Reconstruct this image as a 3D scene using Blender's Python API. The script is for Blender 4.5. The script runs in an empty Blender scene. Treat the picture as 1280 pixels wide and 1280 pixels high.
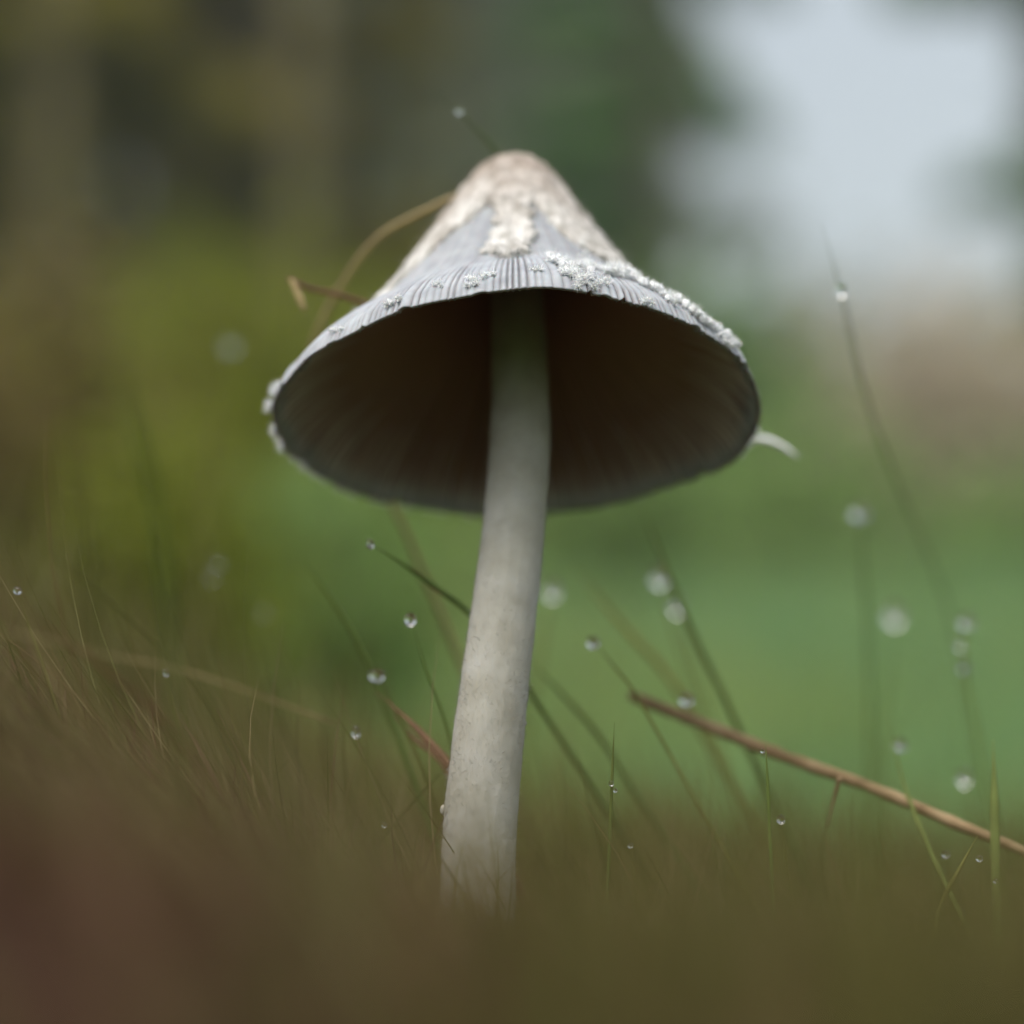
import bpy, math, random
import numpy as np
from mathutils import Vector, Matrix, noise as mnoise

R = math.radians
random.seed(7)
rng = np.random.default_rng(11)
scene = bpy.context.scene
col = scene.collection

# ------------------------------------------------------------------ camera
PITCH = R(10.0)
K = 0.052 / 0.27                       # tan of half the field of view
CAM = np.array((0.0, -0.27, 0.030))
FWD = np.array((0.0, math.cos(PITCH), math.sin(PITCH)))
UPV = np.array((0.0, -math.sin(PITCH), math.cos(PITCH)))
cd = bpy.data.cameras.new('camera')
cam = bpy.data.objects.new('camera', cd)
col.objects.link(cam)
cam.location = CAM
cam.rotation_euler = (R(90) + PITCH, 0, 0)
cd.sensor_width = 36.0
cd.lens = 18.0 / K
cd.clip_start = 0.005
cd.clip_end = 2000
cd.dof.use_dof = True
cd.dof.focus_distance = 0.2685
cd.dof.aperture_fstop = cd.lens / 9.8   # a 9.8 mm wide pupil
scene.camera = cam

# ------------------------------------------------------------------ sky, sun, exposure
SUN_EL, SUN_AZ = R(60), R(-145)          # azimuth measured from +Y towards +X
w = bpy.data.worlds.new('World')
scene.world = w
w.use_nodes = True
nt = w.node_tree
nt.nodes.clear()
sky = nt.nodes.new('ShaderNodeTexSky')
sky.sky_type = 'NISHITA'
sky.sun_disc = False
sky.sun_elevation = SUN_EL
sky.sun_rotation = SUN_AZ
sky.air_density = 1.6
sky.dust_density = 6.0
hs = nt.nodes.new('ShaderNodeHueSaturation')
hs.inputs['Saturation'].default_value = 0.50
bg = nt.nodes.new('ShaderNodeBackground')
bg.inputs['Strength'].default_value = 0.15
wo = nt.nodes.new('ShaderNodeOutputWorld')
nt.links.new(sky.outputs[0], hs.inputs['Color'])
nt.links.new(hs.outputs[0], bg.inputs['Color'])
nt.links.new(bg.outputs[0], wo.inputs['Surface'])
sl = bpy.data.lights.new('sun', 'SUN')
sl.energy = 1.0
sl.angle = R(40)
sl.color = (1.0, 0.97, 0.92)
so = bpy.data.objects.new('sun', sl)
col.objects.link(so)
sd = Vector((math.sin(SUN_AZ) * math.cos(SUN_EL), math.cos(SUN_AZ) * math.cos(SUN_EL), math.sin(SUN_EL)))
so.rotation_euler = sd.to_track_quat('Z', 'Y').to_euler()
so.location = (0, 0, 20)
vs = scene.view_settings
vs.view_transform = 'Standard'
vs.look = 'None'
vs.exposure = 0.60
vs.gamma = 1.0
vs.use_curve_mapping = False
scene.render.engine = 'CYCLES'
scene.cycles.use_denoising = True
scene.cycles.max_bounces = 8
scene.cycles.transparent_max_bounces = 8
scene.cycles.caustics_reflective = False
scene.cycles.caustics_refractive = False
scene.cycles.sample_clamp_indirect = 6.0

# ------------------------------------------------------------------ helpers
def P(u, v, d):
    """World point seen at photo pixel (u, v) (1280 px frame) at d metres along the view axis."""
    return CAM + d * FWD + d * K * (((u - 640) / 640) * np.array((1., 0, 0)) + ((640 - v) / 640) * UPV)

def fbm(p, oct=3):
    return mnoise.fractal(Vector(p), 1.0, 2.0, oct)

def mesh_obj(name, verts, faces, mat, parent=None, attrs=None, smooth=True):
    me = bpy.data.meshes.new(name)
    verts = np.asarray(verts, dtype=np.float32).reshape(-1, 3)
    faces = np.asarray(faces, dtype=np.int32)
    n = faces.shape[1]
    me.vertices.add(len(verts))
    me.vertices.foreach_set('co', verts.ravel())
    me.loops.add(faces.size)
    me.loops.foreach_set('vertex_index', faces.ravel())
    me.polygons.add(len(faces))
    me.polygons.foreach_set('loop_start', np.arange(0, faces.size, n, dtype=np.int32))
    me.polygons.foreach_set('loop_total', np.full(len(faces), n, dtype=np.int32))
    me.update(calc_edges=True)
    me.validate()
    if smooth:
        me.polygons.foreach_set('use_smooth', np.ones(len(me.polygons), dtype=bool))
    if attrs:
        for k, a in attrs.items():
            at = me.attributes.new(k, 'FLOAT', 'POINT')
            at.data.foreach_set('value', np.asarray(a, dtype=np.float32))
    me.materials.append(mat)
    o = bpy.data.objects.new(name, me)
    col.objects.link(o)
    if parent is not None:
        o.parent = parent
    return o

def empty(name, loc):
    o = bpy.data.objects.new(name, None)
    o.empty_display_size = 0.01
    o.location = loc
    col.objects.link(o)
    return o

def tag(o, label=None, cat=None, group=None, kind=None):
    if label: o['label'] = label
    if cat: o['category'] = cat
    if group: o['group'] = group
    if kind: o['kind'] = kind
    return o

def grid_faces(nu, nv, wrap_u=False, off=0):
    """Quads of a grid stored as index = i*nv + j (i along u, j along v)."""
    iu = np.arange(nu if wrap_u else nu - 1)
    jv = np.arange(nv - 1)
    I, J = np.meshgrid(iu, jv, indexing='ij')
    I2 = (I + 1) % nu
    f = np.stack([I * nv + J, I2 * nv + J, I2 * nv + J + 1, I * nv + J + 1], axis=-1).reshape(-1, 4)
    return f + off

def catmull(pts, n):
    pts = np.asarray(pts, float)
    p = np.vstack([2 * pts[0] - pts[1], pts, 2 * pts[-1] - pts[-2]])
    seg = len(pts) - 1
    t = np.linspace(0, seg - 1e-9, n)
    i = t.astype(int); f = (t - i)[:, None]
    a, b, c, d = p[i], p[i + 1], p[i + 2], p[i + 3]
    return 0.5 * (2 * b + (c - a) * f + (2 * a - 5 * b + 4 * c - d) * f ** 2 + (3 * b - a - 3 * c + d) * f ** 3)

def tube(path, radii, nseg=10, flat=1.0, rough=0.0, seed=0.0, freq=900.0):
    """Closed tube along a path; flat<1 squashes one cross axis."""
    path = np.asarray(path, float); n = len(path)
    T = np.gradient(path, axis=0); T /= np.linalg.norm(T, axis=1)[:, None] + 1e-12
    ref = np.array((0.0, 1.0, 0.0)) if abs(T[:, 1]).mean() < 0.8 else np.array((1.0, 0, 0))
    A = np.cross(T, ref); A /= np.linalg.norm(A, axis=1)[:, None] + 1e-12
    B = np.cross(T, A)
    an = np.linspace(0, 2 * math.pi, nseg, endpoint=False)
    V = (path[:, None, :] + radii[:, None, None] * (np.cos(an)[None, :, None] * A[:, None, :]
         + flat * np.sin(an)[None, :, None] * B[:, None, :]))
    if rough:
        for i in range(n):
            for j in range(nseg):
                d = V[i, j] - path[i]
                V[i, j] = path[i] + d * (1 + rough * fbm((V[i, j] * freq + seed)))
    V = V.transpose(1, 0, 2).reshape(-1, 3)
    F = grid_faces(nseg, n, wrap_u=True)
    c0, c1 = len(V), len(V) + 1
    V = np.vstack([V, path[0], path[-1]])
    caps = []
    for j in range(nseg):
        k = (j + 1) % nseg
        caps.append((j * n, c0, c0, k * n)); caps.append((j * n + n - 1, k * n + n - 1, c1, c1))
    tri = [(a, b, d, d) for a, b, c, d in caps[0::2]] + [(a, b, c, c) for a, b, c, d in caps[1::2]]
    F3 = [(a, b, c) for a, b, c, d in tri]
    Q = np.vstack([F[:, [0, 1, 2]], F[:, [0, 2, 3]], np.array(F3)])
    return V, Q

def strands(roots, lean, height, width, segs=4, seed=0, curl=0.25):
    """Thin tapering ribbons: roots (n,3), lean (n,3) direction, height (n), width (n)."""
    r = np.random.default_rng(seed)
    n = len(roots)
    D = lean / (np.linalg.norm(lean, axis=1)[:, None] + 1e-9)
    side = np.cross(D, r.normal(size=(n, 3))); side /= np.linalg.norm(side, axis=1)[:, None] + 1e-9
    bend = np.cross(D, side) * (r.normal(size=n) * curl)[:, None] + side * (r.normal(size=n) * curl * .6)[:, None]
    t = np.linspace(0, 1, segs + 1)
    C = roots[:, None, :] + height[:, None, None] * (D[:, None, :] * t[None, :, None] + bend[:, None, :] * (t ** 2)[None, :, None])
    wd = width[:, None] * (1 - 0.92 * t ** 1.6)[None, :] * 0.5
    L = C - side[:, None, :] * wd[:, :, None]
    Rr = C + side[:, None, :] * wd[:, :, None]
    V = np.stack([L, Rr], axis=2).reshape(-1, 3)
    m = 2 * (segs + 1)
    base = np.arange(n)[:, None] * m
    F = []
    for s in range(segs):
        F.append(np.stack([base[:, 0] + 2 * s, base[:, 0] + 2 * s + 1, base[:, 0] + 2 * s + 3, base[:, 0] + 2 * s + 2], axis=-1))
    F = np.concatenate(F)
    tint = np.repeat(r.random(n), m)
    hgt = np.tile(np.repeat(t, 2), n)
    return V, F, tint, hgt

# ------------------------------------------------------------------ materials
def mat_base(name):
    m = bpy.data.materials.new(name); m.use_nodes = True
    n = m.node_tree.nodes; l = m.node_tree.links
    return m, n, l, n['Principled BSDF']

def ramp(n, stops):
    r = n.new('ShaderNodeValToRGB')
    e = r.color_ramp.elements
    while len(e) < len(stops): e.new(0.5)
    for i, (p, c) in enumerate(stops):
        e[i].position = p; e[i].color = (*c, 1)
    return r

def mat_noise(name, stops, scale=200.0, rough=0.8, detail=4, bump=0.0, bscale=None, sss=0.0, sssr=0.001, coord='Object', dist=0.0005, spec=0.3):
    m, n, l, b = mat_base(name)
    tc = n.new('ShaderNodeTexCoord')
    nz = n.new('ShaderNodeTexNoise'); nz.inputs['Scale'].default_value = scale; nz.inputs['Detail'].default_value = detail
    l.new(tc.outputs[coord], nz.inputs['Vector'])
    r = ramp(n, stops)
    l.new(nz.outputs['Fac'], r.inputs[0]); l.new(r.outputs[0], b.inputs['Base Color'])
    b.inputs['Roughness'].default_value = rough
    b.inputs['Specular IOR Level'].default_value = spec
    if sss:
        b.inputs['Subsurface Weight'].default_value = sss
        b.inputs['Subsurface Radius'].default_value = (1, .8, .6)
        b.inputs['Subsurface Scale'].default_value = sssr
    if bump:
        n2 = n.new('ShaderNodeTexNoise'); n2.inputs['Scale'].default_value = bscale or scale * 4; n2.inputs['Detail'].default_value = 5
        l.new(tc.outputs[coord], n2.inputs['Vector'])
        bp = n.new('ShaderNodeBump'); bp.inputs['Strength'].default_value = bump; bp.inputs['Distance'].default_value = dist
        l.new(n2.outputs['Fac'], bp.inputs['Height']); l.new(bp.outputs[0], b.inputs['Normal'])
    return m

def mat_tint(name, stops, rough=0.6, trans=0.35, attr='tint'):
    """Plant tissue: colour varies from strand to strand, light passes through."""
    m, n, l, b = mat_base(name)
    at = n.new('ShaderNodeAttribute'); at.attribute_name = attr
    r = ramp(n, stops)
    l.new(at.outputs['Fac'], r.inputs[0]); l.new(r.outputs[0], b.inputs['Base Color'])
    b.inputs['Roughness'].default_value = rough
    b.inputs['Specular IOR Level'].default_value = 0.25
    tr = n.new('ShaderNodeBsdfTranslucent'); l.new(r.outputs[0], tr.inputs['Color'])
    mx = n.new('ShaderNodeMixShader'); mx.inputs[0].default_value = trans
    l.new(b.outputs[0], mx.inputs[1]); l.new(tr.outputs[0], mx.inputs[2])
    l.new(mx.outputs[0], n['Material Output'].inputs['Surface'])
    return m

# ------------------------------------------------------------------ terrain
def sstep(a, b, x):
    t = np.clip((x - a) / (b - a), 0, 1); return t * t * (3 - 2 * t)

def ground_h(x, y):
    x = np.asarray(x, float); y = np.asarray(y, float)
    z = np.full(np.broadcast(x, y).shape, 0.027)
    # mound that climbs to one side and drops towards the camera's hollow
    side = 0.054 * sstep(0.02, -0.11, x) - 0.008 * sstep(0.0, 0.12, x)
    z = z + side * sstep(-0.13, -0.02, y) * (1 - sstep(0.12, 0.6, y))
    z = z - 0.003 * sstep(-0.03, -0.12, y) - 0.060 * sstep(-0.14, -0.23, y)
    z = z + 0.020 * np.exp(-(((x + 0.050) / 0.030) ** 2 + ((y + 0.13) / 0.03) ** 2))
    z = z + 0.020 * sstep(0.03, 0.26, y)
    # rising hillside behind
    yy = np.clip(y - 0.5, 0, None)
    rise = 0.15 * yy + 0.0032 * yy ** 2
    rise = np.where(yy > 12, 0.15 * 12 + 0.0032 * 144 + (yy - 12) * 0.0, rise)
    z = z + rise * np.where(yy > 0, 1 - np.exp(-yy * 1.2), 0) 
    return z

def n2(x, y, s, seed=0.0):
    return np.array([mnoise.noise(Vector((a * s + seed, b * s - seed, seed))) for a, b in zip(x, y)])

def gz(x, y):
    return float(ground_h(np.array([x]), np.array([y]))[0])

def soil_zone(x, y):
    return 1 - sstep(0.35, 0.75, np.hypot(x, y))
M_ground = mat_noise('ground_soil', [(0.30, (.075, .080, .030)), (0.48, (.13, .19, .052)), (0.62, (.16, .26, .075)), (0.75, (.17, .18, .07))],
                     scale=0.9, rough=0.95, detail=8, bump=0.5, bscale=60, dist=0.01, spec=0.1)
# one graded sheet, fine at the mushroom and coarse towards the horizon
s = np.linspace(-1, 1, 241)
gx = np.sign(s) * (0.25 * np.abs(s) + 300 * np.abs(s) ** 8)
gy = np.sign(s) * (0.25 * np.abs(s) + 300 * np.abs(s) ** 8)
GX, GY = np.meshgrid(gx, gy, indexing='ij')
GZ = ground_h(GX, GY)
fx, fy = GX.ravel(), GY.ravel()
dist = np.hypot(fx, fy)
nz = n2(fx, fy, 45.0, 3.1) * 0.0035 * (dist < 2) + n2(fx, fy, 0.7, 9.0) * np.clip(dist - 1, 0, 5) * 0.02
gv = np.stack([fx, fy, GZ.ravel() + nz], axis=1)
_n, _l = M_ground.node_tree.nodes, M_ground.node_tree.links
_at = _n.new('ShaderNodeAttribute'); _at.attribute_name = 'soil'
_mx = _n.new('ShaderNodeMix'); _mx.data_type = 'RGBA'; _mx.inputs[7].default_value = (.050, .030, .018, 1)
_b = _n['Principled BSDF']; _src = _b.inputs['Base Color'].links[0].from_socket
_l.new(_at.outputs['Fac'], _mx.inputs[0]); _l.new(_src, _mx.inputs[6]); _l.new(_mx.outputs[2], _b.inputs['Base Color'])
ground = mesh_obj('ground', gv, grid_faces(241, 241), M_ground, attrs={'soil': soil_zone(fx, fy)})
tag(ground, kind='structure')

# ------------------------------------------------------------------ mushroom
HS = 1.05
PX = 0.292 * 2 * K / 1280               # metres per photo pixel at the cap's depth
prof_h = np.array([0, 20, 46, 76, 101, 120, 165, 204, 236, 268, 295, 320, 335, 345, 351.5, 353])
prof_r = np.array([307, 298, 275, 240, 203, 183, 150, 124, 104, 85, 69, 53, 41, 29, 14, 0.0])
def prof(h):
    return np.interp(h, prof_h, prof_r)
_hh = np.linspace(0, 353, 400)
_rr = prof(_hh)
_k = np.exp(-(np.arange(-14, 15) / 6.0) ** 2); _k /= _k.sum()
_rs = np.convolve(np.pad(_rr, 14, mode='reflect', reflect_type='odd'), _k, 'valid')
_rs[-1] = 0.0
def prof_s(h):
    return np.interp(h, _hh, _rs)

NG = 210
_nr = np.random.default_rng(3)
_notch = [(_nr.random() * 2 * math.pi - math.pi, 1.5 + 3.5 * _nr.random(), 0.008 + 0.022 * _nr.random()) for _ in range(34)]
def wob(a, h):
    """Uneven outline of the cap: radius factor and rim droop in pixels."""
    e = np.clip(1 - h / 200.0, 0, 1)
    f = 1 + e * (0.010 * np.sin(2 * a + 0.6) + 0.008 * np.sin(3 * a + 2.0) + 0.004 * np.sin(7 * a) + 0.003 * np.sin(13 * a + 1))
    dz = e * (5.0 * np.sin(2 * a + 1.1) + 3.5 * np.sin(3 * a + 0.3) + 2.0 * np.sin(5 * a + 2) + 1.2 * np.sin(11 * a))
    for a0, am, wd_ in (_notch if np.min(h) < 70 else ()):
        da = (a - a0 + math.pi) % (2 * math.pi) - math.pi
        dz = dz + sstep(70, 0, h) * am * np.exp(-(da / wd_) ** 2)
    return f, dz
gr = np.random.default_rng(5)
groove_amp = 0.30 + 1.1 * gr.random(NG) ** 1.6
def rib_phase(a):
    return NG * a / (2 * math.pi) + 0.30 * np.sin(9 * a + 1) + 0.22 * np.sin(23 * a) + 0.13 * np.sin(41 * a + 2) + 0.07 * np.sin(67 * a)
def cap_pt(a, h, off=0.0, ribs=True):
    """Cap surface in metres; angle 0 faces the camera, h in pixels above the rim plane."""
    a = np.asarray(a, float); h = np.asarray(h, float)
    f, dz = wob(a, h)
    r = prof_s(h) * f
    dr = (prof_s(h + 1) - prof_s(h - 1)) / 2.0
    nl = np.sqrt(1 + dr ** 2); nr, nh = 1 / nl, -dr / nl
    o = off / PX
    if ribs:
        ph = rib_phase(a)
        k = np.floor(ph).astype(int) % NG
        x = ph - np.floor(ph)
        rib = np.sqrt(np.clip(np.sin(math.pi * x), 0, 1))
        m = sstep(128, 70, h)
        amp = m * 5.2 * groove_amp[k] + (1 - m) * 2.0 * sstep(330, 250, h) * groove_amp[k]
        o = o + (rib - 1) * amp
        dz = dz - 2.0 * rib * sstep(25, 0, h)
    r = r + o * nr
    z = h + dz + o * nh
    return np.stack([r * np.sin(a) * PX, -r * np.cos(a) * PX, z * HS * PX], axis=-1)

base_pt = P(597, 1150, 0.2665)
mush = empty('mushroom', base_pt)
tag(mush, 'pale mushroom with conical shaggy cap, dark gills and leaning white stem', 'mushroom')

# cap: outer skin from apex to rim, then the inner skin back up
M_cap, n, l, b = mat_base('cap_skin')
at = n.new('ShaderNodeAttribute'); at.attribute_name = 'groove'
tc = n.new('ShaderNodeTexCoord')
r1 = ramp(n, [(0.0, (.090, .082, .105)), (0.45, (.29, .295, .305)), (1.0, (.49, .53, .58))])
l.new(at.outputs['Fac'], r1.inputs[0])
nzn = n.new('ShaderNodeTexNoise'); nzn.inputs['Scale'].default_value = 420; nzn.inputs['Detail'].default_value = 6
l.new(tc.outputs['Object'], nzn.inputs['Vector'])
r2 = ramp(n, [(0.3, (.72, .72, .74)), (0.7, (1, 1, 1))])
l.new(nzn.outputs['Fac'], r2.inputs[0])
mx = n.new('ShaderNodeMix'); mx.data_type = 'RGBA'; mx.blend_type = 'MULTIPLY'; mx.inputs[0].default_value = 1
l.new(r1.outputs[0], mx.inputs[6]); l.new(r2.outputs[0], mx.inputs[7])
ati = n.new('ShaderNodeAttribute'); ati.attribute_name = 'inside'
mi = n.new('ShaderNodeMix'); mi.data_type = 'RGBA'
l.new(ati.outputs['Fac'], mi.inputs[0]); l.new(mx.outputs[2], mi.inputs[6]); mi.inputs[7].default_value = (.27, .15, .115, 1)
l.new(mi.outputs[2], b.inputs['Base Color'])
b.inputs['Roughness'].default_value = 0.75
b.inputs['Specular IOR Level'].default_value = 0.25
b.inputs['Subsurface Weight'].default_value = 0.15
b.inputs['Subsurface Scale'].default_value = 0.0004

NA = NG * 9
an = np.linspace(-math.pi, math.pi, NA, endpoint=False)
ho = np.concatenate([np.linspace(353, 200, 34), np.linspace(195, 120, 18), np.linspace(117, 0, 40)])
hi = np.concatenate([np.array([4, 14]), np.linspace(30, 330, 16)])
A, H = np.meshgrid(an, ho, indexing='ij')
outer = cap_pt(A, H)
A2, H2 = np.meshgrid(an, hi, indexing='ij')
inner = cap_pt(A2, H2, off=-0.0005)
V = np.concatenate([outer, inner], axis=1)
nv = V.shape[1]
ph = rib_phase(A); x = ph - np.floor(ph)
ribv = np.sqrt(np.clip(np.sin(math.pi * x), 0, 1))
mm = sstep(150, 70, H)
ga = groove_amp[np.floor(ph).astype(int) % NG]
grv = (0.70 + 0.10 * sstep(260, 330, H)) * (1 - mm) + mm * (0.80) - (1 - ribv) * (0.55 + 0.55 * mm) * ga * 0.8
grv = np.concatenate([grv, np.full(A2.shape, 0.85)], axis=1)
ins = np.concatenate([np.zeros(A.shape), np.broadcast_to(sstep(8, 45, H2), A2.shape)], axis=1)
cap = mesh_obj('cap', V.reshape(-1, 3), grid_faces(NA, nv, wrap_u=True), M_cap, mush,
               attrs={'groove': grv.ravel(), 'inside': ins.ravel()})
cap_c = P(645, 519, 0.292)
TILT = R(-14.6)
capM = Matrix.Translation(Vector(cap_c - base_pt)) @ Matrix.Rotation(R(-0.6), 4, 'Y') @ Matrix.Rotation(TILT, 4, 'X')
cap.matrix_local = capM
cap_world = Matrix.Translation(Vector(base_pt)) @ capM

# gills: one thin blade per rib, dark inside and paling towards the rim
M_gill, n, l, b = mat_base('gill')
at = n.new('ShaderNodeAttribute'); at.attribute_name = 'out'
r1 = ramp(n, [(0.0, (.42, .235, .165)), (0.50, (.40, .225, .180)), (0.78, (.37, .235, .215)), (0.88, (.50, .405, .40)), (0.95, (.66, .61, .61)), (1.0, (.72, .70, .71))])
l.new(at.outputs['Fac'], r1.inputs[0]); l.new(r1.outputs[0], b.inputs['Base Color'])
b.inputs['Roughness'].default_value = 0.8
b.inputs['Specular IOR Level'].default_value = 0.15
hg = np.array([3, 12, 28, 55, 90, 140, 200, 260, 315.0])
dep = np.array([0.3, 2.5, 6, 14, 27, 37, 38, 34, 24.0]) * PX
for k in range(NG):
    ph_t = k + 0.5
    a0 = (ph_t / NG) * 2 * math.pi - math.pi
    for _ in range(4):
        a0 -= (rib_phase(a0 + 0.0) - (ph_t - NG / 2.0)) * 2 * math.pi / NG * 0.8
    jl = (0.62 if k % 2 else 1.0) + 0.03 * gr.normal()
    top = cap_pt(np.full(9, a0), hg, off=-0.00045, ribs=False)
    bot = cap_pt(np.full(9, a0), hg, off=-0.00045, ribs=False)
    inward = np.array((-math.sin(a0), math.cos(a0), -0.35)); inward /= np.linalg.norm(inward)
    bot = bot + inward * (dep * jl)[:, None]
    sd_ = np.array((math.cos(a0), math.sin(a0), 0))
    rr_ = np.hypot(top[:, 0], top[:, 1])
    th = np.minimum(0.00011, rr_ * 2 * math.pi / NG * 0.20)[:, None]
    wv = (0.00006 * gr.normal(size=9))[:, None] * sd_
    G = np.stack([top - sd_ * th, bot - sd_ * th * 0.6 + wv, bot + sd_ * th * 0.6 + wv, top + sd_ * th], axis=1).reshape(-1, 3)
    F = grid_faces(9, 4)
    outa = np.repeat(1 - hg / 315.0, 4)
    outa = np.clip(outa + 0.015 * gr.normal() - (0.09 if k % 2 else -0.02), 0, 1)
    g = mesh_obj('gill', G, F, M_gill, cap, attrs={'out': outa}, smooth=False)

# veil patches: thick woolly scraps left on the cap
M_veil, n, l, b = mat_base('veil')
at = n.new('ShaderNodeAttribute'); at.attribute_name = 'height'
tc = n.new('ShaderNodeTexCoord')
nzn = n.new('ShaderNodeTexNoise'); nzn.inputs['Scale'].default_value = 750; nzn.inputs['Detail'].default_value = 8
mpv = n.new('ShaderNodeMapping'); mpv.inputs['Scale'].default_value = (1, 1, 0.28)
l.new(tc.outputs['Object'], mpv.inputs['Vector']); l.new(mpv.outputs[0], nzn.inputs['Vector'])
nzb = n.new('ShaderNodeTexNoise'); nzb.inputs['Scale'].default_value = 170; nzb.inputs['Detail'].default_value = 4
l.new(tc.outputs['Object'], nzb.inputs['Vector'])
ad = n.new('ShaderNodeMath'); ad.operation = 'MULTIPLY_ADD'; ad.inputs[1].default_value = 0.9; 
l.new(nzb.outputs['Fac'], ad.inputs[0]); l.new(at.outputs['Fac'], ad.inputs[2])
r1 = ramp(n, [(0.45, (.66, .655, .645)), (0.66, (.60, .585, .565)), (0.84, (.51, .475, .445)), (1.0, (.40, .345, .305))])
sc = n.new('ShaderNodeMath'); sc.operation = 'MULTIPLY'; sc.inputs[1].default_value = 0.72
l.new(ad.outputs[0], sc.inputs[0]); l.new(sc.outputs[0], r1.inputs[0])
r2 = ramp(n, [(0.34, (.62, .60, .57)), (0.60, (1, 1, 1))])
l.new(nzn.outputs['Fac'], r2.inputs[0])
mx = n.new('ShaderNodeMix'); mx.data_type = 'RGBA'; mx.blend_type = 'MULTIPLY'; mx.inputs[0].default_value = 1
l.new(r1.outputs[0], mx.inputs[6]); l.new(r2.outputs[0], mx.inputs[7]); l.new(mx.outputs[2], b.inputs['Base Color'])
b.inputs['Roughness'].default_value = 0.9; b.inputs['Specular IOR Level'].default_value = 0.15
bp = n.new('ShaderNodeBump'); bp.inputs['Strength'].default_value = 0.7; bp.inputs['Distance'].default_value = 0.0003
l.new(nzn.outputs['Fac'], bp.inputs['Height']); l.new(bp.outputs[0], b.inputs['Normal'])
M_flake = mat_noise('veil_flake', [(0.3, (.84, .85, .86)), (0.7, (.90, .91, .92))], scale=900, rough=0.9, sss=0.2, sssr=0.0003, spec=0.2)

def patch(hk, al, ar, thick=0.00045, seed=0.0, nh=70, na=80, ragged=5.0, hollow=0.0):
    """Scrap of veil between the edge angles al(h) and ar(h) given at the heights hk (top to bottom)."""
    hk = np.asarray(hk, float)
    s_ = np.linspace(0, 1, nh)
    q_ = np.linspace(0, 1, na)
    hc = np.interp(s_, np.linspace(0, 1, len(hk)), hk)
    aL = np.radians(np.interp(-hc, -hk, al)); aR = np.radians(np.interp(-hc, -hk, ar))
    V = np.zeros((nh, na, 3)); hv = np.zeros((nh, na)); AH = np.zeros((nh, na, 2))
    for i in range(nh):
        for j in range(na):
            q = q_[j]
            rj = ragged * 0.012
            la = aL[i] + rj * fbm((hc[i] * .06, seed, 1.0), 4) * (40 / max(prof_s(hc[i]), 40) + 0.6)
            ra = aR[i] + rj * fbm((hc[i] * .06, seed, 7.0), 4) * (40 / max(prof_s(hc[i]), 40) + 0.6)
            a_ = la + (ra - la) * q
            h_ = hc[i] + s_[i] * ragged * 1.6 * fbm((a_ * 9, seed, 3.0), 4) - s_[i] ** 3 * 10 * math.sin(math.pi * q)
            h_ = min(max(h_, 1), 353)
            e = min(i, nh - 1 - i, j, na - 1 - j)
            p0 = cap_pt(a_, h_, 0.0, ribs=False)
            w_ = fbm((p0 * 420 + seed), 5)
            w2 = fbm((p0[0] * 1300 + seed, p0[1] * 1300, p0[2] * 170), 4)
            if e == 0: o = -0.0004
            else:
                hol = hollow * math.exp(-((q - .5) / .22) ** 2 - ((s_[i] - .55) / .3) ** 2)
                o = thick * (0.75 + 0.50 * w_ + 0.60 * w2 + min(e, 6) / 12.0 - hol)
            V[i, j] = cap_pt(a_, h_, o, ribs=False)
            hv[i, j] = h_ / 353.0; AH[i, j] = (a_, h_)
    pr = np.random.default_rng(int(seed * 100))
    nf = int(nh * na * 0.22)
    edge = pr.random(nf) < 0.30
    fi = pr.integers(1, nh - 1, nf); fj = pr.integers(1, na - 1, nf)
    fj = np.where(edge & (pr.random(nf) < .6), np.where(pr.random(nf) < .5, 1, na - 2), fj)
    fi = np.where(edge & (pr.random(nf) < .5), nh - 2, fi)
    roots = V[fi, fj]
    up = V[np.minimum(fi + 1, nh - 2), fj] - V[fi - 1, fj]; up /= np.linalg.norm(up, axis=1)[:, None] + 1e-9
    rad_ = roots * np.array((1, 1, 0)); rad_ /= np.linalg.norm(rad_, axis=1)[:, None] + 1e-9
    d = up + 0.16 * rad_ + pr.normal(size=(nf, 3)) * 0.30
    SV, SF, _, _ = strands(roots - rad_ * 0.00008, d, 0.0004 + 0.0011 * pr.random(nf), np.full(nf, 0.00006), segs=3, seed=int(seed * 10), curl=0.5)
    hs_ = np.repeat(hv[fi, fj], 8)
    Vall = np.vstack([V.reshape(-1, 3), SV])
    Fall = np.vstack([grid_faces(nh, na), SF + nh * na])
    return mesh_obj('veil_patch', Vall, Fall, M_veil, cap, attrs={'height': np.concatenate([hv.ravel(), hs_])})

crown = patch([353, 322, 292, 264, 240], [-180] * 5, [180] * 5, thick=0.00032, seed=1.3, nh=50, na=220, ragged=6)
flap = patch([262, 235, 200, 160, 120, 92], [-128, -128, -124, -116, -104, -88], [-10, -15, -29, -45, -57, -66], thick=0.00042, seed=4.4, na=110, ragged=7)
tongue = patch([258, 235, 205, 175, 140, 118, 101], [-19, -14, -11, -10, -12, -11, -5], [17, 12, 10, 9, 8, 6, 2], thick=0.00045, seed=8.8, na=60, ragged=7, hollow=0.75)
right = patch([262, 235, 200, 165, 140, 118, 98], [10, 15, 19, 25, 36, 47, 60], [128, 128, 122, 112, 100, 92, 82], thick=0.00040, seed=12.1, na=110, ragged=8)
back = patch([262, 220, 170, 130, 100], [140, 142, 148, 156, 168], [225, 222, 216, 208, 196], thick=0.0004, seed=17.7, na=70, ragged=5)
tag(crown, 'brownish woolly scrap capping the tip'); tag(tongue, 'hanging tongue of veil with a rounded end')

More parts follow.
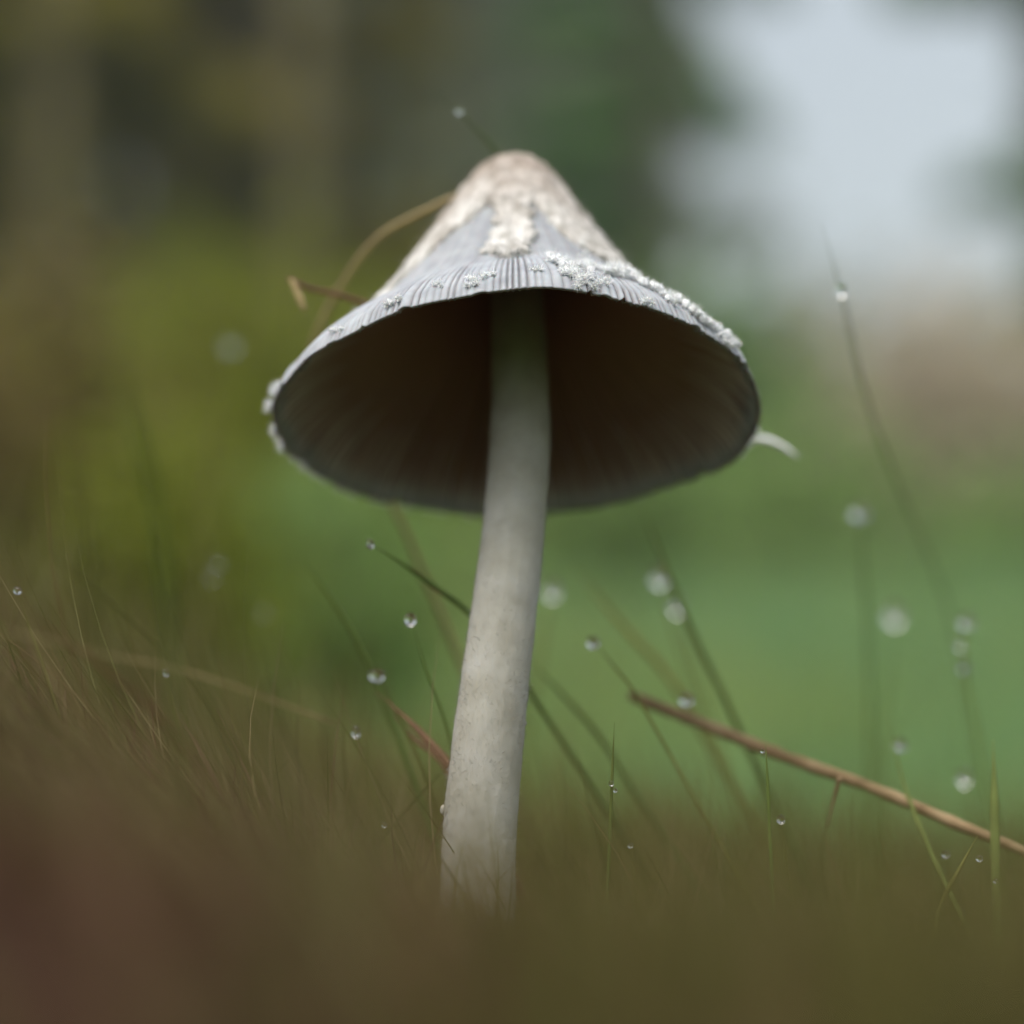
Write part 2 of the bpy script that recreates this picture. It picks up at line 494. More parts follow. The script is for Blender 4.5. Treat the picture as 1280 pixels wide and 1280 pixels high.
# flakes: fluffy crumbs of veil
ico_v, ico_f = None, None
import bmesh
_bm = bmesh.new(); bmesh.ops.create_icosphere(_bm, subdivisions=2, radius=1.0)
ico_v = np.array([v.co[:] for v in _bm.verts]); ico_f = np.array([[v.index for v in f.verts] for f in _bm.faces]); _bm.free()
fr = np.random.default_rng(21)
def blob_parts(c, rad, sq=None, seed=0.0):
    V = ico_v.copy()
    for i in range(len(V)):
        V[i] *= 1 + 0.85 * fbm(tuple(V[i] * 2.1 + seed), 5)
    if sq is not None: V = V * sq
    return V * rad + c
def flake(path, size, fib=40, fl=0.0008, squash=0.6, name='veil_flake', n_blob=None, lift=0.0):
    """path: list of (angle deg, h px) along the cap; size: blob radius in m."""
    path = np.asarray(path, float)
    nb = int(2.2 * (n_blob or 4))
    pp = catmull(path, nb) if len(path) > 1 else np.repeat(path, nb, axis=0)
    Vs, Fs, off = [], [], 0
    for i in range(nb):
        a_, h_ = math.radians(pp[i, 0] + fr.normal() * 0.9), pp[i, 1] + fr.normal() * 3.2
        size_ = size * 1.9
        c = cap_pt(a_, max(h_, 1), size_ * 0.45 + lift, ribs=False)
        V = blob_parts(c, size_ * (0.12 + 0.42 * fr.random() ** 1.5), np.array((1.0, squash, 1.0)), seed=float(fr.random() * 50))
        Vs.append(V); Fs.append(ico_f + off); off += len(V)
        nf = int(fib * 1.9)
        d = fr.normal(size=(nf, 3)); d /= np.linalg.norm(d, axis=1)[:, None]
        roots = c + d * size_ * 0.22
        SV, SF, _, _ = strands(roots, d + fr.normal(size=(nf, 3)) * .3, 0.75 * fl * (0.25 + 0.95 * fr.random(nf)), np.full(nf, 0.00008), segs=2, seed=int(fr.integers(1e6)), curl=0.5)
        T = np.vstack([SF[:, [0, 1, 2]], SF[:, [0, 2, 3]]])
        Vs.append(SV); Fs.append(T + off); off += len(SV)
    return mesh_obj(name, np.vstack(Vs), np.vstack(Fs), M_flake, cap)

_ga = np.radians(np.linspace(-95, 95, 191)); _gh = np.linspace(2, 330, 165)
_GA, _GH = np.meshgrid(_ga, _gh, indexing='ij')
_gp = cap_pt(_GA, _GH, ribs=False).reshape(-1, 3)
_gw = (np.array(cap_world.to_3x3()) @ _gp.T).T + np.array(cap_world.translation)
_gd = (_gw - CAM) @ FWD
_gu = 640 + 640 * (_gw - CAM)[:, 0] / (_gd * K); _gvv = 640 - 640 * ((_gw - CAM) @ UPV) / (_gd * K)
def on_cap(u, v):
    """(angle in degrees, h) of the cap's near side at a photo point."""
    k_ = np.argmin((_gu - u) ** 2 + (_gvv - v) ** 2 + 2.0e6 * (_gd - _gd.min()) ** 2)
    return math.degrees(_GA.ravel()[k_]), _GH.ravel()[k_]
def fl(pix, size, **kw):
    return flake([on_cap(u, v) for u, v in pix], size, **kw)
fl([(692, 308), (698, 322), (706, 334), (718, 342), (730, 350)], 0.00046, fib=26, n_blob=13)
fl([(733, 300), (734, 318), (735, 334), (741, 350)], 0.00032, fib=24, n_blob=9)
fl([(706, 322), (722, 326), (744, 326), (766, 322)], 0.00030, fib=24, n_blob=9)
fl([(766, 330), (780, 322), (792, 318)], 0.00056, fib=34, n_blob=9, fl=0.0012)
fl([(718, 354), (724, 358)], 0.00026, fib=22, n_blob=3)
fl([(741, 348), (744, 357)], 0.00026, fib=22, n_blob=3)
fl([(796, 328), (812, 342), (830, 352)], 0.00046, fib=30, n_blob=8)
fl([(838, 362), (842, 374)], 0.00034, fib=22, n_blob=4)
fl([(842, 358), (862, 372), (880, 386)], 0.00046, fib=24, n_blob=8)
fl([(876, 390), (890, 396), (906, 404), (920, 413), (930, 421)], 0.00044, fib=16, n_blob=20, fl=0.0006)
fl([(905, 420), (916, 430)], 0.00032, fib=18, n_blob=4)
for u, v, s_ in ((590, 352, .00030), (596, 355, .00022), (613, 343, .00026), (487, 380, .00028), (492, 377, .0002), (420, 408, .00022), (664, 338, .00018), (760, 352, .0002), (812, 376, .0002), (545, 356, .00016)):
    fl([(u, v)], s_, fib=22, n_blob=2, fl=0.0006)
flake([(-82, 14), (-85, 24), (-86, 30)], 0.00020, fib=36, n_blob=5, lift=0.0004)
flake([(-88, 8), (-91, 14)], 0.00022, fib=36, n_blob=4, lift=0.0006)
for i in range(15):
    a_ = -97 - i * 5.0 + fr.normal() * 1.2
    flake([(a_, 3), (a_ - 1.5, -4)], 0.00011 + 0.00013 * fr.random(), fib=26, n_blob=2, fl=0.0010, lift=0.0001)
for i in range(10):
    a_ = 95 + i * 8.0 + fr.normal() * 2
    flake([(a_, 3)], 0.00016, fib=20, n_blob=2, fl=0.0007)
# a loose curl of veil at the far rim
capI = cap_world.inverted()
crl = np.array([capI @ Vector(P(u, v, 0.309)) for u, v in ((938, 548), (958, 550), (978, 558), (998, 572))])
tv, tq = tube(catmull(crl, 14), np.interp(np.linspace(0, 1, 14), [0, .7, 1], [.0004, .00036, .00012]), 7, rough=0.3)
mesh_obj('veil_curl', tv, tq, M_flake, cap)

# stem
M_stem = mat_noise('stem_flesh', [(0.30, (.315, .305, .255)), (0.50, (.365, .358, .312)), (0.70, (.41, .405, .37))], scale=220, rough=0.85, detail=4,
                   bump=0.22, bscale=1600, dist=0.0002, sss=0.4, sssr=0.0015, spec=0.2)
apex_w = np.array(cap_world @ Vector((0, 0, 300 * PX)))
mid_w = np.array(cap_world @ Vector((0.0004, 0, 120 * PX)))
spts = np.array([P(594, 1230, .2645), P(597, 1130, .2672), P(600, 1030, .2700), P(613, 900, .2740), P(628, 780, .2785), P(643, 650, .2840), P(650, 540, .2895), mid_w, apex_w])
srad_px = [50, 47.5, 46, 44, 41, 38.5, 37, 34, 30]
ns = 170
sp = catmull(spts, ns)
dsp = (sp - CAM) @ FWD
srad = np.interp(np.linspace(0, 1, ns), np.linspace(0, 1, len(spts)), srad_px) * dsp * 2 * K / 1280
NS = 90
T = np.gradient(sp, axis=0); T /= np.linalg.norm(T, axis=1)[:, None]
Aa = np.cross(T, np.array((0, 1.0, 0))); Aa /= np.linalg.norm(Aa, axis=1)[:, None]
Bb = np.cross(T, Aa)
th = np.linspace(0, 2 * math.pi, NS, endpoint=False)
V = np.zeros((NS, ns, 3))
for i in range(ns):
    fall = 1.0 - 0.6 * i / ns
    for j in range(NS):
        d = Aa[i] * math.cos(th[j]) + Bb[i] * math.sin(th[j])
        p = sp[i] + d * srad[i]
        V[j, i] = p + d * (0.00009 * fall * fbm(tuple(p * 1300), 3) + 0.00006 * fbm(tuple(p * 260), 3)) 
stem = mesh_obj('stem', V.reshape(-1, 3) - base_pt, grid_faces(NS, ns, wrap_u=True), M_stem, mush)
# downy fuzz on the stem
nf = 16000
ii = fr.random(nf) ** 1.2 * (ns - 40); i0 = ii.astype(int)
aa = fr.random(nf) * 2 * math.pi
dirs = Aa[i0] * np.cos(aa)[:, None] + Bb[i0] * np.sin(aa)[:, None]
roots = sp[i0] + (T[i0] * ((ii - i0) * np.linalg.norm(sp[1] - sp[0]))[:, None]) + dirs * (srad[i0] - 0.00006)[:, None] - base_pt
SV, SF, tn, hg_ = strands(roots, dirs + fr.normal(size=(nf, 3)) * 0.7, 0.00020 + 0.00038 * fr.random(nf), np.full(nf, 0.000035), segs=2, seed=5, curl=0.6)
tag(mesh_obj('fuzz', SV, SF, M_stem, stem), kind='stuff')
for u, v, d, s_ in ((557, 1012, .2705, .0005), (566, 1060, .2690, .0003), (655, 905, .2740, .0003), (574, 905, .2735, .00028)):
    V = blob_parts(P(u, v, d) - base_pt, s_, seed=u * 1.0)
    mesh_obj('scale', V, ico_f, M_stem, stem)

# ------------------------------------------------------------------ single grass blades, stalks and straws
M_blade = {
    'dark': mat_noise('blade_dark', [(0.3, (.090, .115, .030)), (0.7, (.13, .165, .046))], scale=300, rough=0.75, spec=0.1),
    'green': mat_noise('blade_green', [(0.3, (.105, .155, .036)), (0.7, (.145, .205, .055))], scale=300, rough=0.75, spec=0.1),
    'olive': mat_noise('blade_olive', [(0.3, (.12, .12, .030)), (0.7, (.17, .165, .05))], scale=300, rough=0.75, spec=0.1),
    'straw': mat_noise('blade_straw', [(0.3, (.26, .19, .085)), (0.7, (.36, .28, .13))], scale=400, rough=0.6),
    'rust': mat_noise('stalk_rust', [(0.3, (.12, .062, .028)), (0.7, (.19, .10, .045))], scale=400, rough=0.6),
}
M_drop, n, l, b = mat_base('dew_water')
b.inputs['Base Color'].default_value = (1, 1, 1, 1)
b.inputs['Roughness'].default_value = 0.0
b.inputs['IOR'].default_value = 1.33
b.inputs['Transmission Weight'].default_value = 1.0

def blade(pix, d0, d1, wpx, mat, label, name='grass_blade', cat='grass blade', root=True, group=None, taper=True, flat=0.35):
    """pix: photo points tip first; depth runs from d0 at the tip to d1 at the last point; the root goes down into the ground."""
    m = len(pix)
    pts = [P(u, v, d0 + (d1 - d0) * i / (m - 1)) for i, (u, v) in enumerate(pix)]
    if root:
        dirn = pts[-1] - pts[-2]; dirn = dirn / np.linalg.norm(dirn)
        x, y, z = pts[-1]
        g = gz(x, y)
        if z > g - 0.002:
            drop = z - g + 0.004
            if dirn[2] < -0.25: step = dirn * min(drop / -dirn[2], 0.05)
            else: step = np.array((dirn[0] * .4, dirn[1] * .4, -1.0)) * drop
            q = pts[-1] + step
            q[2] = min(q[2], gz(q[0], q[1]) - 0.003)
            pts.append(q)
    n_ = 26
    path = catmull(pts, n_)
    wm = wpx * 0.35 * d0 * 2 * K / 1280
    t = np.linspace(0, 1, n_)
    rad = wm * (np.clip(t / 0.35, 0.12, 1) if taper else np.clip(t / 0.03, .7, 1))
    base = path[-1].copy()
    V, Q = tube(path - base, rad, 8, flat=flat, rough=0.10, seed=pix[0][0], freq=500)
    o = mesh_obj(name, V, Q, M_blade[mat])
    o.location = base
    tag(o, label, cat, group)
    return o

def drop(u, v, d, rpx, label, group=None):
    """A bead of water; rpx is its radius in photo pixels at that depth."""
    c = P(u, v, d); r_ = 0.88 * rpx * d * 2 * K / 1280
    bm = bmesh.new(); bmesh.ops.create_icosphere(bm, subdivisions=3, radius=r_)
    V = np.array([q.co[:] for q in bm.verts]); F = np.array([[q.index for q in f.verts] for f in bm.faces]); bm.free()
    low = np.clip(-V[:, 2] / r_, 0, 1)
    sg = 0.85 + 0.3 * ((u * 7 + v * 3) % 10) / 10
    V[:, 2] *= (1 + 0.16 * low) / sg; V[:, 0] *= sg * (1 + 0.06 * low)
    o = mesh_obj('dew_drop', V, F, M_drop)
    o.location = c
    tag(o, label, 'dew drop', group)
    return o

# tall blade beside the sky gap
blade([(1027, 280), (1040, 325), (1055, 375), (1068, 440), (1088, 515), (1120, 600), (1155, 680), (1188, 770), (1215, 900)], .292, .37, 14, 'dark', 'tall thin green blade with one dew drop below its tip, under the bright sky')
drop(1052, 362, .3015, 9, 'dew drop clinging near the tip of the tallest green blade')
blade([(1075, 634), (1079, 700), (1086, 800), (1088, 900)], .345, .36, 6, 'green', 'hair-thin upright stalk with a big dew drop on its very tip')
drop(1074, 640, .345, 13, 'big dew drop balanced on the tip of a hair-thin upright stalk')
blade([(1117, 762), (1112, 840), (1100, 940)], .372, .37, 5, 'green', 'thin stalk carrying a wide faint dew drop, beside the big drop stalk')
drop(1117, 768, .372, 14, 'wide faint dew drop on the short stalk beside the big drop stalk')
blade([(1212, 765), (1206, 810), (1210, 860), (1222, 930), (1235, 1010)], .330, .325, 7, 'green', 'green stalk with three dew drops strung along its upper end')
drop(1208, 777, .332, 11, 'uppermost of three dew drops strung along one stalk')
drop(1201, 806, .330, 7, 'middle one of three dew drops strung along one stalk')
drop(1206, 834, .328, 8, 'lowest of three dew drops strung along one stalk')
blade([(802, 632), (820, 678), (842, 735), (870, 800), (900, 860), (930, 925)], .318, .312, 11, 'dark', 'dark green blade leaning up to the cap rim with two faint drops beside it')
drop(824, 722, .345, 13, 'round pale dew drop beside the dark blade that leans to the rim')
drop(846, 756, .350, 11, 'faint dew drop just below the round pale one beside the dark blade')
blade([(722, 712), (760, 760), (800, 805), (835, 845), (880, 920)], .335, .325, 12, 'olive', 'soft olive blade slanting down from the stem towards the brown twig')
blade([(660, 825), (705, 870), (748, 920), (790, 985)], .310, .305, 9, 'dark', 'short dark blade slanting out from behind the middle of the stem')
drop(690, 737, .350, 12, 'faint dew drop hugging the stem on the twig side')
blade([(741, 800), (765, 830), (795, 868), (830, 930)], .296, .290, 5, 'olive', 'short olive blade ending in a dew drop above the broken end of the twig')
drop(741, 803, .296, 9, 'dew drop above the broken end of the brown twig')
drop(858, 874, .300, 10, 'dew drop sitting on the brown twig close to its broken end')
blade([(462, 679), (505, 706), (548, 737), (588, 768), (640, 830)], .284, .298, 9, 'dark', 'dark slanting blade with a drop on its tip, running behind the stem')
drop(463, 680, .284, 6, 'small dew drop on the tip of the dark blade that runs behind the stem')
blade([(513, 770), (530, 830), (556, 900), (575, 980)], .2835, .285, 5, 'green', 'thin green stalk beside the stem with a bright drop on its tip')
drop(513, 774, .2835, 9, 'bright dew drop on the thin green stalk beside the stem')
blade([(471, 838), (490, 880), (520, 940), (545, 1010)], .290, .29, 5, 'olive', 'thin olive stalk in the brown moss tipped with an oval drop')
drop(471, 844, .290, 11, 'oval dew drop low beside the stem, over the rusty stalks')
blade([(545, 118), (572, 138), (598, 165), (622, 195), (640, 260), (652, 420), (650, 640), (640, 760), (630, 880)], .300, .318, 6, 'dark', 'dark grass sprig poking up behind the cap tip with one drop')
drop(574, 139, .3005, 5, 'tiny dew drop on the grass sprig above the cap tip')
# straw leaning against the cap
blade([(572, 243), (540, 259), (508, 275), (478, 292), (450, 322), (424, 362), (402, 402), (388, 450), (404, 520), (470, 600), (505, 660), (530, 720), (565, 800)], .303, .330, 11, 'straw',
      'dry bent straw leaning on the cap flank', name='dry_straw', cat='straw', taper=False, flat=0.6)
tw = blade([(360, 348), (385, 360), (412, 366), (440, 374), (470, 384)], .2985, .304, 10, 'rust', 'short rusty twig with a pale husk, stuck to the cap flank behind the straw', name='broken_twig', cat='twig', root=False, taper=False, flat=.9)
hv_ = catmull([P(364, 350, .298), P(372, 366, .2975), (P(380, 388, .297))], 10) - np.array(tw.location)
tv, tq = tube(hv_, np.interp(np.linspace(0, 1, 10), [0, .5, 1], [.0003, .00042, .0003]), 7, rough=0.3)
mesh_obj('husk', tv, tq, M_blade['straw'], tw)
# the long brown twig
M_twig = mat_noise('twig_bark', [(0.28, (.15, .090, .042)), (0.50, (.30, .20, .105)), (0.72, (.40, .29, .165))], scale=260, rough=0.7, detail=6, bump=0.6, bscale=1200, dist=0.0003)
tp = np.array([P(u, v, d + 0.008) for u, v, d in ((786, 868, .300), (815, 880, .298), (860, 898, .295), (910, 918, .292), (958, 937, .2895), (1010, 957, .287), (1055, 972, .285), (1130, 1002, .2815), (1190, 1028, .279), (1260, 1056, .276), (1330, 1086, .273))])
tpath = catmull(tp, 90)
trad = np.interp(np.linspace(0, 1, 90), [0, .02, .06, .3, .5, .8, 1], [.0003, .0006, .00065, .0007, .00068, .00060, .0005])
trad = 1.0 * trad * (1 + 0.16 * np.exp(-((np.linspace(0, 1, 90) - .42) / .012) ** 2) + 0.14 * np.exp(-((np.linspace(0, 1, 90) - .52) / .010) ** 2) + 0.18 * np.exp(-((np.linspace(0, 1, 90) - .80) / .012) ** 2) + .1 * np.exp(-((np.linspace(0, 1, 90) - .27) / .01) ** 2))
tv, tq = tube(tpath - tp[5], trad, 12, rough=0.16, seed=3, freq=420)
twig = mesh_obj('fallen_twig', tv, tq, M_twig); twig.location = tp[5]
tag(twig, 'long reddish brown twig lying slanted over the wet moss', 'twig')
sv, sq = tube(catmull([P(1050, 972, .2852), P(1042, 1000, .286), P(1034, 1035, .287)], 10) - tp[5], np.linspace(.00028, .00012, 10), 7, rough=.15)
mesh_obj('side_shoot', sv, sq, M_twig, twig)
# blades around the twig and in the moss
blade([(768, 903), (766, 950), (764, 1000), (762, 1050)], .2700, .2690, 6, 'dark', 'short upright dark blade beside the stem with a bright speck of dew')
drop(764, 979, .2690, 4, 'bright speck of dew on the short upright dark blade')
drop(769, 988, .2712, 3, 'second tiny speck of dew close to the short upright dark blade')
blade([(957, 930), (959, 965), (961, 1010), (964, 1080)], .2715, .2705, 6, 'green', 'short upright green blade crossing in front of the brown twig')
drop(953, 939, .2706, 3, 'speck of dew on the short blade that crosses the twig')
drop(976, 1024, .276, 6, 'dew drop in the moss under the blade that crosses the twig')
blade([(1241, 925), (1243, 985), (1244, 1050), (1246, 1130)], .2860, .275, 17, 'dark', 'broad upright green blade crossing the lower end of the twig', flat=.25)
blade([(1112, 905), (1128, 975), (1155, 1045), (1180, 1100), (1212, 1165)], .300, .266, 9, 'dark', 'dark bent blade passing behind the twig with a drop above')
drop(1125, 931, .312, 9, 'dew drop above the twig on the bent dark blade')
blade([(1222, 1045), (1200, 1085), (1176, 1132), (1165, 1180)], .272, .268, 9, 'olive', 'short olive blade slanting the other way below the twig')
drop(1224, 1073, .2675, 5, 'glinting dew drop below the twig beside the broad green blade')
drop(1182, 1068, .278, 6, 'greenish dew drop below the twig between two crossing blades')
drop(1245, 1101, .272, 4, 'tiny dew drop at the foot of the broad green blade')
drop(1203, 1139, .270, 4, 'tiny dew drop at the foot of the bent dark blade')
drop(1205, 972, .325, 10, 'faint dew drop above the twig beside the broad green blade')
drop(788, 1057, .272, 4, 'tiny dew drop in the moss between stem and twig')
drop(480, 1031, .272, 4, 'tiny dew drop in the moss at the mound side of the stem base')
# blurred blades on the mound side
blade([(146, 438), (160, 500), (178, 560), (192, 620), (204, 700), (212, 800)], .195, .205, 14, 'green', 'tallest pale green blade rising from the brown mound')
blade([(70, 478), (85, 550), (98, 610), (110, 700), (120, 790)], .192, .20, 11, 'olive', 'olive blade beside the tallest one on the brown mound')
blade([(286, 415), (280, 480), (268, 545), (258, 620), (250, 740)], .400, .40, 8, 'olive', 'faint olive stalk with a drop at its tip behind the mound')
drop(287, 432, .400, 9, 'very faint dew drop at the tip of the olive stalk behind the mound')
blade([(-20, 618), (60, 690), (130, 745), (190, 800), (260, 880)], .235, .25, 5, 'olive', 'hair-thin olive blade arching across the mound top')
blade([(378, 700), (405, 735), (425, 765), (450, 810), (480, 880)], .300, .300, 9, 'green', 'yellowish green short blade on the slope between mound and stem')
drop(271, 704, .215, 6, 'crescent-lit dew drop at the mound top')
drop(264, 722, .216, 5, 'second crescent-lit dew drop just under the first at the mound top')
drop(330, 765, .212, 5, 'faint dew drop on the mound slope below the crescent-lit pair')
drop(22, 738, .262, 6, 'small glinting dew drop at the outer side of the mound')
drop(207, 841, .258, 5, 'small dew drop low on the brown mound side')
drop(445, 915, .285, 7, 'dim dew drop deep in the moss near the rusty stalks')
blade([(470, 865), (505, 895), (535, 925), (562, 955), (590, 1000)], .290, .282, 13, 'rust', 'thick rusty dead stalk lying against the stem in the moss', name='dead_stalk', cat='stalk')
blade([(482, 880), (515, 920), (545, 945), (572, 985)], .296, .288, 10, 'rust', 'thinner rusty dead stalk under the thick one by the stem', name='dead_stalk', cat='stalk')
blade([(0, 788), (60, 800), (130, 818), (220, 836), (320, 868), (420, 905)], .225, .245, 5, 'straw', 'pale straw lying flat along the mound', name='dry_straw', cat='straw', root=False, taper=False)
blade([(10, 735), (50, 780), (95, 810), (150, 852), (215, 915)], .225, .235, 8, 'rust', 'russet dead blade slanting down the mound side', name='dead_stalk', cat='stalk')

# hair-thin stalks that carry the remaining drops
for u, v, d, dx, what in ((22, 738, .262, 14, 'the glinting drop at the outer side of the mound'), (207, 841, .258, 10, 'the small drop low on the mound'),
        (445, 915, .285, 12, 'the dim drop near the rusty stalks'), (271, 704, .215, 12, 'the first crescent-lit drop'), (264, 722, .216, 9, 'the second crescent-lit drop'),
        (330, 765, .212, 14, 'the faint drop on the mound slope'), (690, 737, .350, -6, 'the faint drop hugging the stem'),
        (824, 722, .345, 12, 'the round pale drop by the dark blade'), (846, 756, .350, 12, 'the faint drop under the round pale one'),
        (976, 1024, .276, 6, 'the drop below the twig-crossing blade'), (1182, 1068, .278, 8, 'the greenish drop below the twig'),
        (1205, 972, .325, 10, 'the faint drop above the twig end'), (788, 1057, .272, 5, 'the tiny drop between stem and twig'),
        (480, 1031, .272, 6, 'the tiny drop at the stem base'), (1224, 1073, .2675, 4, 'the glinting drop below the twig')):
    blade([(u, v), (u + dx, v + 45), (u + 2.3 * dx, v + 95)], d, d, 4.5, 'olive', 'hair-thin olive stalk carrying ' + what, name='thin_stalk', cat='stalk', group='hair-thin stalks with dew')

# ------------------------------------------------------------------ moss and grass
def scatter(nn, x0, x1, y0, y1, seed):
    r_ = np.random.default_rng(seed)
    x = x0 + (x1 - x0) * r_.random(nn); y = y0 + (y1 - y0) * r_.random(nn)
    return x, y, r_
def keep_out(x, y):
    """Room for the lens and for the stem."""
    d = y - CAM[1]
    lens = (d < 0.075) & (np.abs(x) < 0.05)
    st = np.hypot(x - base_pt[0], y - base_pt[1]) < 0.0036
    return ~(lens | st)

M_moss = mat_tint('moss_strands', [(0.0, (.065, .070, .014)), (0.35, (.110, .110, .024)), (0.6, (.145, .135, .036)), (0.8, (.16, .105, .042)), (1.0, (.24, .20, .09))], trans=0.35)
M_brown = mat_tint('dry_moss_strands', [(0.0, (.068, .038, .020)), (0.4, (.112, .054, .032)), (0.75, (.14, .068, .044)), (1.0, (.20, .125, .07))], trans=0.3)
M_grass = mat_tint('grass_blades', [(0.0, (.30, .32, .095)), (0.35, (.27, .35, .115)), (0.7, (.24, .36, .145)), (1.0, (.20, .345, .16))], trans=0.5)

def brown_zone(x, y):
    """Where the moss is dead and russet: the mound side."""
    f = sstep(0.012, -0.045, x + 0.10 * (y + 0.02)) * 0.75 * (1 - sstep(0.02, 0.16, y))
    f = np.maximum(f, sstep(0.004, -0.016, x) * sstep(-0.07, -0.10, y) * 0.95)
    return f

# fine moss around the mushroom
x, y, r_ = scatter(62000, -0.125, 0.125, -0.20, 0.16, 31)
k = keep_out(x, y); x, y = x[k], y[k]
bz = brown_zone(x, y)
isb = r_.random(len(x)) < bz
patchy = 0.75 + 0.5 * n2(x, y, 70.0, 5.0) + 0.25 * n2(x, y, 190.0, 2.0)
for flag, name, mat, lab in ((False, 'moss', M_moss, 'fine olive moss around the stem base'), (True, 'dry_moss', M_brown, 'russet dry moss on the mound')):
    m = isb == flag
    xx, yy = x[m], y[m]; nn = len(xx)
    roots = np.stack([xx, yy, ground_h(xx, yy) - 0.001], axis=1)
    slope = sstep(0.03, -0.05, xx)
    lean = np.stack([-0.15 - 0.75 * slope + 0.40 * r_.normal(size=nn), 0.35 * r_.normal(size=nn), 0.85 + 0.2 * r_.normal(size=nn)], axis=1)
    lean[:, 2] = np.abs(lean[:, 2]) + 0.1
    h = (0.0060 + 0.0080 * r_.random(nn)) * np.clip(patchy[m], .35, 1.6) * (1 + 0.5 * sstep(-0.06, -0.12, yy))
    long_ = r_.random(nn) < 0.06
    h = np.where(long_, h * 1.9, h)
    wd = 0.00020 + 0.00022 * r_.random(nn)
    V, F, tn, hh = strands(roots, lean, h, wd, segs=4, seed=41 + flag, curl=0.35)
    o = mesh_obj(name, V, F, mat, attrs={'tint': tn})
    tag(o, lab, 'moss', kind='stuff')

# sparse longer grass hairs over the moss, thin and mostly leaning to the mound
x, y, r_ = scatter(21000, -0.15, 0.14, -0.13, 0.24, 77)
x = np.where(r_.random(len(x)) < 0.35, -np.abs(x), x)
k = keep_out(x, y); x, y = x[k], y[k]; nn = len(x)
roots = np.stack([x, y, ground_h(x, y) - 0.001], axis=1)
k = ~((x > -0.016) & (x < 0.008) & (y > -0.075) & (y < 0.002)); x, y = x[k], y[k]; nn = len(x); roots = roots[k]
slope = sstep(0.05, -0.04, x)
lean = np.stack([-0.1 - 1.0 * slope + 0.35 * r_.normal(size=nn), 0.3 * r_.normal(size=nn), 0.8 + 0.15 * r_.normal(size=nn)], axis=1)
lean[:, 2] = np.abs(lean[:, 2])
V, F, tn, hh = strands(roots, lean, (0.012 + 0.022 * r_.random(nn) ** 1.5) * (0.7 + 0.5 * slope), 0.00018 + 0.00022 * r_.random(nn), segs=6, seed=78, curl=0.3)
tag(mesh_obj('fine_grass', V, F, M_moss, attrs={'tint': np.clip(tn * 1.15, 0, 1)}), 'sparse thin grass hairs standing over the moss', 'grass', kind='stuff')

# coarse blades close to the lens, far out of focus
x, y, r_ = scatter(330, -0.012, 0.07, -0.185, -0.07, 87)
k = keep_out(x, y); x, y = x[k], y[k]; nn = len(x)
roots = np.stack([x, y, ground_h(x, y) - 0.002], axis=1)
lean = np.stack([-0.25 + 0.45 * r_.normal(size=nn), 0.3 * r_.normal(size=nn), 0.9 + 0 * x], axis=1)
V, F, tn, hh = strands(roots, lean, (0.009 + 0.012 * r_.random(nn)) * (1 + 0.5 * sstep(0.0, -0.03, x)), 0.0006 + 0.0009 * r_.random(nn), segs=6, seed=88, curl=0.3)
tag(mesh_obj('coarse_grass', V, F, M_moss, attrs={'tint': np.clip(tn * 0.9, 0, 1)}), 'soft olive blades right in front of the stem base', 'grass', kind='stuff')

# deeper olive and russet moss on the rise behind the stem
x, y, r_ = scatter(16000, -0.30, 0.30, 0.08, 0.62, 83)
nn = len(x)
roots = np.stack([x, y, ground_h(x, y) - 0.001], axis=1)
lean = np.stack([-0.35 + 0.4 * r_.normal(size=nn), 0.35 * r_.normal(size=nn), 0.9 + 0 * x], axis=1)
V, F, tn, hh = strands(roots, lean, (0.010 + 0.022 * r_.random(nn)) * (1 + 0.5 * n2(x, y, 22.0, 4.0)), 0.0005 + 0.0006 * r_.random(nn), segs=4, seed=84, curl=0.35)
tag(mesh_obj('tall_moss', V, F, M_moss, attrs={'tint': np.clip(tn * .62 + .12, 0, 1)}), 'longer olive brown moss on the rise behind the stem', 'moss', kind='stuff')

# meadow grass on the hillside
rg = np.random.default_rng(90)
nn = 60000
yy = 0.22 + 14 * rg.random(nn) ** 2.2
xx = (rg.random(nn) * 2 - 1) * (0.18 + 0.34 * (yy + 0.27))
roots = np.stack([xx, yy, ground_h(xx, yy) - 0.002], axis=1)
lean = np.stack([0.35 * rg.normal(size=nn), 0.35 * rg.normal(size=nn), 0.9 + 0 * xx], axis=1)
h = np.interp(yy, [0.2, 0.6, 2, 14], [.012, .03, .08, .20]) * (0.6 + 0.7 * rg.random(nn))
wd = np.interp(yy, [0.2, 0.6, 2, 14], [.0006, .0015, .006, .03]) * (0.6 + 0.8 * rg.random(nn))
V, F, tn, hh = strands(roots, lean, h, wd, segs=3, seed=91, curl=0.5)
mt = 0.45 + 0.9 * xx / (0.4 * (yy + 0.27)) + 0.9 * n2(xx / (yy + .3), np.log(yy), 6.0, 6.0) + 0.22 * rg.normal(size=nn)
tag(mesh_obj('meadow_grass', V, F, M_grass, attrs={'tint': np.repeat(np.clip(mt, 0, 1), 8)}), 'soft green meadow grass on the slope behind the mushroom', 'grass', kind='stuff')

